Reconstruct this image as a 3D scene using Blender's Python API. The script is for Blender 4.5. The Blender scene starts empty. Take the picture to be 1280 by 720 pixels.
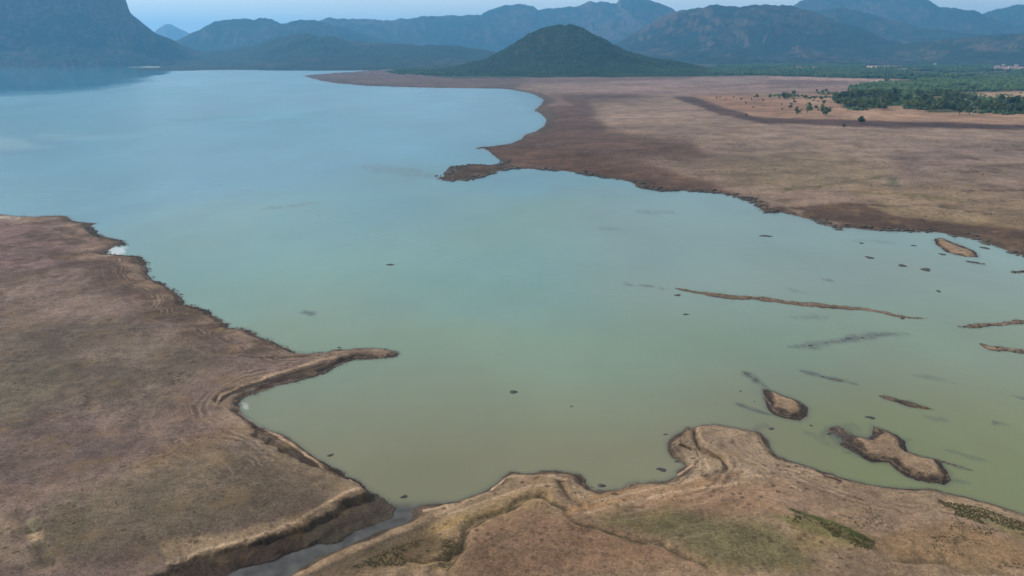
import bpy, math, random
import numpy as np
C = bpy.context.scene
col = C.collection
random.seed(5)

# ------------------------------------------------------------------ camera
CAM_H = 100.0; FPX = 914.0; PITCH = math.atan(300/914.0)      # focal length in pixels of a 1280 px wide frame
cam = bpy.data.cameras.new("camera"); camo = bpy.data.objects.new("camera", cam); col.objects.link(camo)
cam.sensor_width = 36; cam.lens = 36*FPX/1280; cam.clip_start = 1; cam.clip_end = 80000
camo.location = (0, 0, CAM_H); camo.rotation_euler = (math.pi/2-PITCH, 0, 0)
C.camera = camo
# ------------------------------------------------------------------ sky and sun
SUN_AZ = math.radians(-70); SUN_EL = math.radians(38)         # azimuth from +Y, positive to the right
w = bpy.data.worlds.new("World"); C.world = w; w.use_nodes = True
nt = w.node_tree; bg = nt.nodes['Background']
sky = nt.nodes.new('ShaderNodeTexSky'); sky.sky_type = 'NISHITA'; sky.sun_disc = False
sky.sun_elevation = SUN_EL; sky.sun_rotation = SUN_AZ
sky.air_density = 1.0; sky.dust_density = 2.0; sky.ozone_density = 1.0; sky.altitude = 300
vn = nt.nodes.new('ShaderNodeTexNoise'); vn.inputs['Scale'].default_value = 3.5; vn.inputs['Detail'].default_value = 6; vn.inputs['Distortion'].default_value = .4
vm = nt.nodes.new('ShaderNodeMapping'); vm.inputs['Scale'].default_value = (1, 1, 5); tc = nt.nodes.new('ShaderNodeTexCoord')
nt.links.new(tc.outputs['Generated'], vm.inputs[0]); nt.links.new(vm.outputs[0], vn.inputs['Vector'])
vr = nt.nodes.new('ShaderNodeMapRange'); nt.links.new(vn.outputs[0], vr.inputs[0])          # thin veil of high cloud
for i_, v_ in ((1, .38), (2, .68), (3, .42), (4, .80)): vr.inputs[i_].default_value = v_
vx = nt.nodes.new('ShaderNodeMix'); vx.data_type = 'RGBA'; nt.links.new(vr.outputs[0], vx.inputs[0])
nt.links.new(sky.outputs[0], vx.inputs[6]); vx.inputs[7].default_value = (6.1, 6.1, 6.0, 1)
nt.links.new(vx.outputs[2], bg.inputs[0]); bg.inputs[1].default_value = 0.12
sl = bpy.data.lights.new("sun", 'SUN'); sl.energy = 2.05; sl.angle = math.radians(0.5); sl.color = (1.0, 0.93, 0.84)
so = bpy.data.objects.new("sun", sl); col.objects.link(so)
so.rotation_euler = (math.pi/2-SUN_EL, 0, math.pi - SUN_AZ)
C.view_settings.view_transform = 'Standard'; C.view_settings.look = 'None'
C.view_settings.exposure = 0.58; C.view_settings.gamma = 1
C.render.engine = 'CYCLES'
EXPO = 1.0            # picture value of a white sunlit sheet, used to turn seen colours into base colours

# ------------------------------------------------------------------ helpers: picture <-> ground
cp, sp = math.cos(PITCH), math.sin(PITCH)
def ray(px, py):
    u = (np.asarray(px, float)-640)/FPX; v = (360-np.asarray(py, float))/FPX
    return u, cp+v*sp, -sp+v*cp                # x, y, z of the viewing direction
def ground(px, py, z=0.0):
    x, y, dz = ray(px, py); t = (z-CAM_H)/np.minimum(dz, -1e-4)
    return x*t, y*t
def to_px(x, y, z=0.0):
    dz = z-CAM_H; f = y*cp-dz*sp; up = y*sp+dz*cp
    f = np.where(f < 1, 1, f)
    return 640+FPX*x/f, 360-FPX*up/f
def lin(c):
    c = np.array(c, float)/255
    return np.where(c <= .04045, c/12.92, ((c+.055)/1.055)**2.4)
def alb(c): return lin(c)/EXPO*np.array((.97, .93, .83))*.93
def sm(a, b, x):
    t = np.clip((x-a)/(b-a), 0, 1); return t*t*(3-2*t)

# ------------------------------------------------------------------ helpers: noise
def _h(ix, iy, s):
    n = (ix*374761393 + iy*668265263 + s*1442695041) & 0xffffffff
    n = ((n ^ (n >> 13))*1274126177) & 0xffffffff
    return ((n ^ (n >> 16)) & 0xffff)/65535.0
def vnoise(x, y, s=0):
    fx = np.floor(x); fy = np.floor(y); ix = fx.astype(np.int64); iy = fy.astype(np.int64)
    tx = x-fx; ty = y-fy; tx = tx*tx*tx*(tx*(tx*6-15)+10); ty = ty*ty*ty*(ty*(ty*6-15)+10)
    a = _h(ix, iy, s); b = _h(ix+1, iy, s); c = _h(ix, iy+1, s); d = _h(ix+1, iy+1, s)
    return (a+(b-a)*tx)*(1-ty)+(c+(d-c)*tx)*ty
def fbm(x, y, o=4, s=0, g=.5):
    r = 0; a = 1; t = 0
    for k in range(o):
        r = r+a*(vnoise(x+17.3*k, y-9.1*k, s+k)*2-1); t += a; a *= g
        x, y = (x*.8-y*.6)*2.03, (x*.6+y*.8)*2.03
    return r/t*1.35
def ridged(x, y, o=4, s=0, g=.5):
    r = 0; a = 1; t = 0
    for k in range(o):
        n = 1-abs(vnoise(x+5.7*k, y+3.3*k, s+k)*2-1); r = r+a*n*n; t += a; a *= g
        x, y = (x*.8-y*.6)*2.1, (x*.6+y*.8)*2.1
    return r/t

# ------------------------------------------------------------------ helpers: distances
def poly_sd(X, Y, P):
    """signed distance to a closed outline, positive inside"""
    P = np.asarray(P, float); d2 = np.full(X.shape, 1e18); ins = np.zeros(X.shape, bool)
    n = len(P)
    for i in range(n):
        ax, ay = P[i]; bx, by = P[(i+1) % n]; ex, ey = bx-ax, by-ay
        wx = X-ax; wy = Y-ay; t = np.clip((wx*ex+wy*ey)/(ex*ex+ey*ey+1e-12), 0, 1)
        d2 = np.minimum(d2, (wx-ex*t)**2+(wy-ey*t)**2)
        if by != ay:
            c = ((ay > Y) != (by > Y)) & (X < ex*(Y-ay)/(by-ay)+ax); ins ^= c
    return np.where(ins, 1, -1)*np.sqrt(d2)
def line_d(X, Y, P):
    """distance to an open line, and the place along it (0..1)"""
    P = np.asarray(P, float); d2 = np.full(X.shape, 1e18); tt = np.zeros(X.shape)
    L = np.r_[0, np.cumsum(np.hypot(*(P[1:]-P[:-1]).T))]
    for i in range(len(P)-1):
        ax, ay = P[i]; ex, ey = P[i+1]-P[i]
        wx = X-ax; wy = Y-ay; t = np.clip((wx*ex+wy*ey)/(ex*ex+ey*ey+1e-12), 0, 1)
        q = (wx-ex*t)**2+(wy-ey*t)**2; m = q < d2
        d2 = np.where(m, q, d2); tt = np.where(m, (L[i]+t*(L[i+1]-L[i]))/L[-1], tt)
    return np.sqrt(d2), tt
def gpoly(P):
    P = np.asarray(P, float); x, y = ground(P[:, 0], P[:, 1]); return np.c_[x, y]

# ------------------------------------------------------------------ helpers: objects
def grid_obj(name, V, nr, nc, mat, attrs={}, keep=None, kind='structure', wrap=False, parent=None):
    me = bpy.data.meshes.new(name)
    i = np.arange(nr-1)[:, None]; j = np.arange(nc if wrap else nc-1)[None, :]; j2 = (j+1) % nc
    a = i*nc+j; F = np.stack([a, i*nc+j2+0*i, (i+1)*nc+j2, a+nc], -1).reshape(-1, 4)
    if keep is not None:
        F = F[keep[F].any(1)]
        used = np.zeros(len(V), bool); used[F.ravel()] = True
        idx = np.cumsum(used)-1; F = idx[F]; V = V[used]; attrs = {k: v[used] for k, v in attrs.items()}
    me.vertices.add(len(V)); me.vertices.foreach_set('co', V.astype(np.float32).ravel())
    me.loops.add(len(F)*4); me.loops.foreach_set('vertex_index', F.astype(np.int32).ravel())
    me.polygons.add(len(F)); me.polygons.foreach_set('loop_start', np.arange(0, len(F)*4, 4, dtype=np.int32))
    me.polygons.foreach_set('use_smooth', np.ones(len(F), bool))
    me.update(calc_edges=True)
    for k, v in attrs.items():
        if v.ndim == 2:
            at = me.attributes.new(k, 'FLOAT_COLOR', 'POINT')
            at.data.foreach_set('color', np.c_[v, np.ones(len(v))].astype(np.float32).ravel())
        else:
            at = me.attributes.new(k, 'FLOAT', 'POINT'); at.data.foreach_set('value', v.astype(np.float32))
    me.materials.append(mat)
    o = bpy.data.objects.new(name, me); col.objects.link(o)
    if kind: o['kind'] = kind
    o.parent = parent
    return o
def tri_obj(name, V, F, mats, mi=None, parent=None, smooth=False, col_attr=None):
    me = bpy.data.meshes.new(name); k = F.shape[1]
    me.vertices.add(len(V)); me.vertices.foreach_set('co', np.asarray(V, np.float32).ravel())
    me.loops.add(len(F)*k); me.loops.foreach_set('vertex_index', F.astype(np.int32).ravel())
    me.polygons.add(len(F)); me.polygons.foreach_set('loop_start', np.arange(0, len(F)*k, k, dtype=np.int32))
    if smooth: me.polygons.foreach_set('use_smooth', np.ones(len(F), bool))
    if mi is not None: me.polygons.foreach_set('material_index', mi.astype(np.int32))
    me.update(calc_edges=True)
    if col_attr is not None:
        at = me.attributes.new('tone', 'FLOAT', 'POINT'); at.data.foreach_set('value', col_attr.astype(np.float32))
    for m in mats: me.materials.append(m)
    o = bpy.data.objects.new(name, me); col.objects.link(o); o.parent = parent
    return o
def tag(o, label=None, cat=None, group=None, kind=None):
    if label: o['label'] = label
    if cat: o['category'] = cat
    if group: o['group'] = group
    if kind: o['kind'] = kind
    return o

class NT:
    """small wrapper to write shader nodes briefly"""
    def __init__(s, name):
        s.m = bpy.data.materials.new(name); s.m.use_nodes = True; s.t = s.m.node_tree
        s.b = s.t.nodes['Principled BSDF']; s.out = s.t.nodes['Material Output']
        s.b.inputs['Roughness'].default_value = 1.0; s.b.inputs['Specular IOR Level'].default_value = 0.15
    def n(s, k, **kw):
        x = s.t.nodes.new('ShaderNode'+k)
        for a, b in kw.items(): setattr(x, a, b)
        return x
    def set(s, sock, v):
        if isinstance(v, bpy.types.NodeSocket): s.t.links.new(v, sock)
        else: sock.default_value = v
    def math(s, op, a, b=0.0, c=0.0, clamp=False):
        x = s.n('Math', operation=op, use_clamp=clamp); s.set(x.inputs[0], a); s.set(x.inputs[1], b); s.set(x.inputs[2], c)
        return x.outputs[0]
    def mix(s, f, a, b, mode='MIX'):
        x = s.n('Mix', data_type='RGBA', blend_type=mode, clamp_factor=True); s.set(x.inputs[0], f)
        for i, v in ((6, a), (7, b)): s.set(x.inputs[i], (*v, 1) if isinstance(v, (tuple, list, np.ndarray)) else v)
        return x.outputs[2]
    def ramp(s, v, a, b, x=0.0, y=1.0):
        q = s.n('MapRange', interpolation_type='SMOOTHSTEP'); s.set(q.inputs[0], v)
        for i, z in ((1, a), (2, b), (3, x), (4, y)): q.inputs[i].default_value = z
        return q.outputs[0]
    def pos(s): return s.n('NewGeometry').outputs['Position']
    def noise(s, scale, detail=4, rough=.55, vec=None, dist=0.0):
        x = s.n('TexNoise'); s.set(x.inputs['Vector'], vec or s.pos()); x.inputs['Scale'].default_value = scale
        x.inputs['Detail'].default_value = detail; x.inputs['Roughness'].default_value = rough
        x.inputs['Distortion'].default_value = dist
        return x.outputs[0]
    def scaled(s, sc, vec=None):
        x = s.n('Mapping'); s.set(x.inputs['Vector'], vec or s.pos()); x.inputs['Scale'].default_value = sc; return x.outputs[0]
    def attr(s, n, o='Fac'): return s.n('Attribute', attribute_name=n).outputs[o]
    def bump(s, h, strength=.5, dist=.2):
        x = s.n('Bump'); s.set(x.inputs['Height'], h); x.inputs['Strength'].default_value = strength
        x.inputs['Distance'].default_value = dist; s.t.links.new(x.outputs[0], s.b.inputs['Normal'])

# ================================================================== SHORELINES (traced, then laid out on the water plane)
LEFT_SHORE = [(-1500, 262), (-700, 262), (-200, 268), (0, 271), (20, 271), (60, 272), (78, 273), (85, 278), (100, 281), (122, 281), (110, 285),
 (118, 292), (128, 298), (150, 302), (158, 304), (155, 308), (144, 310), (136, 315), (131, 320), (152, 321), (175, 321), (183, 330),
 (186, 345), (193, 352), (210, 357), (225, 366), (238, 378), (250, 387), (262, 391), (270, 396), (283, 403), (290, 410), (305, 412),
 (318, 416), (325, 420), (335, 424), (345, 430), (360, 436), (372, 441), (390, 441), (405, 440), (420, 438), (440, 436.5), (460, 435.5),
 (480, 436.5), (493, 440), (497, 443), (490, 447), (470, 448.5), (450, 449.5), (435, 452), (425, 457), (412, 463), (395, 470), (370, 477),
 (350, 482), (330, 488), (318, 493), (307, 498), (300, 506), (303, 516), (310, 523), (322, 530), (335, 536), (350, 541), (362, 548),
 (378, 558), (392, 568), (405, 577), (418, 586), (432, 595), (445, 602), (458, 608), (468, 614), (478, 622), (487, 629), (494, 636)]
CREEK = [(490, 644), (478, 651), (460, 659), (440, 668), (420, 675), (400, 681), (375, 690), (350, 699), (320, 707), (290, 716),
 (265, 726), (200, 750), (100, 800), (150, 860), (270, 770), (330, 737), (360, 719), (378, 708), (398, 697), (425, 685), (461, 670), (498, 656), (512, 648)]
NEAR_SHORE = [(516, 638), (525, 633), (540, 631), (555, 629.5), (572, 627), (590, 620), (605, 613), (619, 605), (627, 597), (640, 591), (655, 592), (680, 590),
 (700, 590), (722, 592), (730, 599), (733, 606), (740, 612), (755, 614), (775, 611), (790, 606), (815, 603), (835, 598), (850, 591),
 (858, 583), (852, 578), (843, 572), (837, 565), (836, 555), (845, 545), (860, 535), (880, 531), (905, 532), (925, 536), (945, 540),
 (958, 549), (962, 560), (972, 570), (988, 578), (1010, 584), (1040, 593), (1065, 601), (1090, 607), (1115, 611), (1150, 611), (1175, 614),
 (1200, 619), (1230, 628), (1260, 637), (1285, 646), (1400, 680), (1650, 640), (1850, 520), (1750, 420), (1500, 360)]
FAR_SHORE = [(1330, 335), (1288, 324), (1270, 318), (1255, 312), (1240, 307), (1225, 302), (1205, 297), (1180, 292), (1150, 290), (1110, 289),
 (1070, 286), (1045, 286), (1030, 281), (1015, 275), (995, 270), (975, 266), (957, 266), (950, 262), (946, 255), (935, 250), (915, 245),
 (895, 241), (860, 239), (835, 239), (808, 237), (798, 232), (788, 227), (770, 224), (740, 220), (720, 216), (690, 213), (660, 211),
 (640, 211), (625, 214), (610, 220), (590, 225), (565, 226), (550, 224), (560, 218), (570, 208), (590, 206), (610, 207), (622, 207),
 (629, 203), (620, 196), (610, 188), (600, 184), (620, 182), (640, 179), (652, 174), (656, 168), (668, 165), (678, 158), (682, 150),
 (675, 142), (668, 138), (676, 130), (678, 124), (668, 118), (650, 114), (640, 112), (630, 111), (560, 110), (500, 109), (470, 108),
 (450, 107), (420, 104), (400, 101), (385, 97), (376, 94.5), (395, 93), (420, 91), (450, 89), (466, 87), (468, 86), (455, 85),
 (400, 85.5), (330, 87), (250, 88), (235, 87), (225, 84.6), (214, 84.4), (155, 84.2), (146, 83), (100, 83), (0, 83), (-400, 83), (-1300, 84)]
LAKE = gpoly(LEFT_SHORE+CREEK+NEAR_SHORE+FAR_SHORE)
ISLANDS = [gpoly(p) for p in (
 [(951, 488), (965, 488), (985, 497), (1000, 503), (1011, 511), (1010, 522), (1000, 528), (985, 525), (965, 517), (957, 512), (953, 500)],
 [(1092, 533), (1105, 538), (1120, 545), (1132, 553), (1136, 565), (1150, 570), (1172, 576), (1184, 589), (1188, 600), (1180, 607), (1160, 605), (1140, 599),
  (1120, 589), (1108, 579), (1090, 579), (1076, 573), (1066, 562), (1052, 549), (1068, 545), (1085, 549), (1091, 543)],
 [(1165, 299), (1180, 298), (1200, 306), (1220, 317), (1222, 323), (1205, 321), (1185, 316), (1168, 305)])]
# low bars: line, half width in picture rows, crest height (negative = just awash)
BARS = [([(835, 360), (865, 364), (900, 370), (950, 373.5), (1000, 380), (1050, 384), (1080, 387), (1130, 396), (1163, 398)], 2.7, .34),
 ([(1190, 408), (1212, 408), (1240, 406), (1290, 402), (1340, 398)], 2.9, .35),
 ([(1221, 429), (1240, 435), (1290, 441), (1330, 443)], 3.3, .35),
 ([(985, 434), (1020, 431), (1045, 427), (1085, 420), (1110, 418), (1143, 418)], 4.5, -.03),
 ([(998, 463), (1035, 472), (1060, 478), (1080, 483)], 2.2, .0),
 ([(1098, 494), (1120, 500), (1145, 508), (1165, 512)], 3.4, .2),
 ([(925, 461), (940, 471), (952, 480), (962, 490)], 2.6, -.01),
 ([(915, 503), (935, 509), (955, 516), (968, 520)], 1.8, -.08),
 ([(1030, 533), (1048, 540), (1062, 550), (1082, 568)], 10, .04), ([(1060, 548), (1075, 560), (1088, 574)], 9, .10),
 ([(1160, 574), (1190, 581), (1219, 589)], 2.0, .1),
 ([(1186, 288), (1196, 303), (1212, 316)], 1, -.3), ([(1205, 327), (1225, 329), (1234, 330)], 1.6, .15),
 ([(1262, 341), (1290, 338)], 2.2, .2), ([(1025, 349), (1045, 352)], 1.6, -.06), ([(790, 265), (850, 266)], 3, -.15),
 ([(320, 262), (365, 258), (405, 252)], 1.8, -.16), ([(450, 208), (500, 214), (555, 222)], 6, -.2),
 ([(1236, 527), (1262, 532)], 2.2, -.08), ([(1262, 496), (1290, 498)], 2, .05), ([(378, 388), (396, 394)], 2.5, -.08),
 ([(770, 355), (835, 360)], 1.2, -.08), ([(1005, 538), (1025, 548), (1045, 562)], 3, -.12), ([(1120, 550), (1142, 548)], 2, -.12), ([(1180, 562), (1240, 578)], 2, -.15),
 ([(925, 540), (955, 533), (970, 536)], 3, -.1), ([(1140, 468), (1200, 480)], 2, -.16), ([(1060, 300), (1120, 304)], 1.5, -.14), ([(985, 398), (1015, 396), (1040, 398)], 3, -.18), ([(985, 362), (1010, 366)], 1.5, -.14), ([(1150, 520), (1190, 526)], 2, -.16),
 ([(740, 285), (790, 288)], 2, -.18), ([(1190, 600), (1215, 604)], 2, -.15), ([(1240, 305), (1256, 312)], 1, -.1), ([(590, 186), (612, 184), (640, 184)], 1.6, .2)]

def row_depth(r): return (r*r+CAM_H**2)/(CAM_H*FPX)*1.0

# ------------------------------------------------------------------ the ground sheet: rings round the viewpoint
yy = np.concatenate([np.array([62.0, 62.8, 63.8, 65, 66.5, 68, 70, 72, 74]), np.arange(76, 130, .8), np.arange(130, 722, 1.08)])
rr = CAM_H/np.tan(PITCH+np.arctan((yy-360)/FPX))
rr = np.concatenate([[27000], rr, [112, 100, 84, 62, 35, 12, 0.01]])
az = np.radians(np.concatenate([np.arange(-180, -44, 4), np.arange(-44, -37, .7), np.linspace(-37, 37, 690), np.arange(37.7, 44, .7), np.arange(44, 180, 4)]))
nr, nc = len(rr), len(az)
R_, A_ = np.meshgrid(rr, az, indexing='ij'); R_ = R_.ravel(); A_ = A_.ravel()
X = R_*np.sin(A_); Y = R_*np.cos(A_)
W_ = np.maximum(1, (R_/230)**1.25)                    # coarser shore detail with distance
wa = np.clip(R_*.0042, .7, 16)*(1+1.3*sm(260, 320, R_)*sm(-30, -70, X)*(R_ < 900))
Xw = X+wa*fbm(X/(wa*6), Y/(wa*6), 4, 11); Yw = Y+wa*1.3*fbm(X/(wa*6)+40, Y/(wa*6), 4, 21)
S = -poly_sd(Xw, Yw, LAKE)                            # >0 on land
PLAIN = S.copy()
for p in ISLANDS:
    x0, y0 = p.min(0)-60; x1, y1 = p.max(0)+60
    m = (X > x0) & (X < x1) & (Y > y0) & (Y < y1)
    S[m] = np.maximum(S[m], poly_sd(Xw[m], Yw[m], p))
PX, PY = to_px(X, Y)
bed = -.12-.10*np.clip(-S, 0, 30)-.02*np.clip(-S, 0, 150)
awash = np.zeros(len(X))
for P, hw, crest in BARS:
    G = gpoly(P); x0, y0 = G.min(0)-60; x1, y1 = G.max(0)+60
    m = (X > x0) & (X < x1) & (Y > y0) & (Y < y1)
    d, t = line_d(PX[m]+2.2*fbm(X[m]/7, Y[m]/7, 3, 5), (PY[m]+1.2*fbm(X[m]/5, Y[m]/5, 3, 8))*2.4, np.asarray(P, float)*[1, 2.4])
    taper = np.clip(np.minimum(t, 1-t)*6, .15, 1)*(.75+.35*fbm(t*9, t*0, 2, 3))
    q = d/2.4/(hw*taper)*(1+.35*fbm(X[m]/3, Y[m]/5, 4, 66, .65))
    hgt = crest+.10*fbm(X[m]/2.2, Y[m]/2.2, 3, 61)-.55*np.clip(q-.75, 0, 2)-.12*q
    bed[m] = np.maximum(bed[m], hgt)
    awash[m] = np.maximum(awash[m], (1-sm(.4, 1.9, q))*(.95 if crest > -.1 else .5)*np.clip(.8+.8*fbm(X[m]/2.5, Y[m]/5, 4, 67, .65), .45, 1))
land = np.clip(S, 0, None)
micro = fbm(X/6, Y/6, 4, 31)
big = fbm(X/55, Y/55, 3, 33)
vis = sm(60, 110, R_)
Z = np.where(S > 0, 1.1*sm(0, 1, land/(3.2*W_))+.6*sm(0, 1, (land/W_-5)/12)+np.minimum(.012*land, 3.5)
             + (micro*.28+big*.9)*sm(1, 22, land)*(R_ < 3500)+.12*micro*sm(0, 2, land), bed+.0)
strand = np.sin(land*.9+2*fbm(X/15, Y/15, 3, 35))     # little terraces left by the falling water
Z += np.where((S > 1.5) & (R_ < 330), .05*strand*sm(40, 12, land)*sm(1.5, 4, land), 0)

leftside = (poly_sd(PX, PY, [(-6000, 262), (520, 262), (520, 600), (503, 640), (475, 661), (440, 677), (400, 692), (350, 712), (290, 732), (150, 790), (-2000, 1500), (-6000, 1500)]) > 0)
# plateau edge (cut bank) above the creek, on its left side
CUT = [(478, 617), (466, 620.5), (452, 624), (436, 630), (426, 637), (420, 647), (404, 656), (388, 663), (370, 668), (345, 679), (318, 688), (300, 691), (270, 699),
 (245, 704), (222, 711), (200, 720), (150, 742), (60, 790), (-250, 900), (-800, 700), (-800, 300), (100, 330), (250, 420), (330, 560), (430, 606), (462, 614)]
G = gpoly(CUT); m = (R_ < 420) & leftside
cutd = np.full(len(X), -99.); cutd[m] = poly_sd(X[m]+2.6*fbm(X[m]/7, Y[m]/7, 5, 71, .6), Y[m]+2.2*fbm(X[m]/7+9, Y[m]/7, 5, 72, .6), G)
crk, _ = line_d(X, Y, gpoly([(530, 610), (500, 640), (440, 674), (370, 700), (280, 724), (150, 770)]))
cw = sm(75, 35, crk)
Z = np.where(m & (S > 0), Z*(1-cw)+cw*(np.minimum(.08+.05*land, 1.0)+micro*.15+(1.35+.8*big)*sm(-.5, .6, cutd)*sm(0, 3, land)+.6*sm(1, 12, cutd)), Z)
# second little bench below the edge
b2, t2 = line_d(X, Y, gpoly([(462, 640), (430, 650), (395, 672), (340, 688), (280, 702), (215, 722)]))
Z += np.where((S > 0) & (cutd < 0) & m, .55*sm(3.5, .5, b2+1.2*fbm(X/3, Y/3, 3, 73)), 0)
# gullies and an old pool rim in the foreground
dk = np.zeros(len(X))
GUL = [([(553, 722), (562, 704), (578, 690), (580, 677), (588, 664), (605, 655), (630, 645), (652, 633), (668, 627), (684, 628)], 1.3, .9),
 ([(684, 628), (700, 640), (712, 652), (725, 660)], 1.0, .5),
 ([(725, 662), (745, 668), (770, 677), (800, 686), (830, 692), (860, 707), (880, 716)], .8, .5),
 ([(868, 531), (868, 548), (871, 561), (884, 571), (900, 579), (910, 590), (908, 596), (885, 603)], .8, .6),
 ([(850, 562), (861, 566)], .5, .5), ([(700, 602), (705, 615), (716, 630), (728, 638)], .8, .5),
 ([(1000, 655), (1045, 672), (1085, 690), (1110, 705), (1180, 714), (1260, 728)], 1.1, .5),
 ([(20, 648), (36, 672), (52, 700), (60, 724)], 1.4, .4),
 ([(1170, 632), (1210, 645), (1260, 662), (1300, 672)], 1.1, .4),
 ([(505, 706), (535, 712), (556, 704)], .7, .5)]
for P, wd, dep in GUL:
    Gp = gpoly(P); x0, y0 = Gp.min(0)-12; x1, y1 = Gp.max(0)+12
    m = (X > x0) & (X < x1) & (Y > y0) & (Y < y1)
    d, t = line_d(X[m]+1.0*fbm(X[m]/5, Y[m]/5, 3, 41), Y[m]+1.0*fbm(X[m]/5, Y[m]/5+9, 3, 42), Gp)
    q = sm(wd*1.1, wd*.2, d)*sm(0, .06, t)
    Z[m] -= dep*q*(S[m] > 0); dk[m] = np.maximum(dk[m], q*(.8+.3*fbm(X[m]/2, Y[m]/2, 2, 4)))
    Z[m] += .25*sm(wd*4, wd*1.8, d)*sm(wd*1.2, wd*1.8, d)*(S[m] > 0)
Z = np.where((S > 0), np.maximum(Z, .03), Z)
Z = np.where(R_ > 26500, -2+0*Z, Z)

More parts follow.
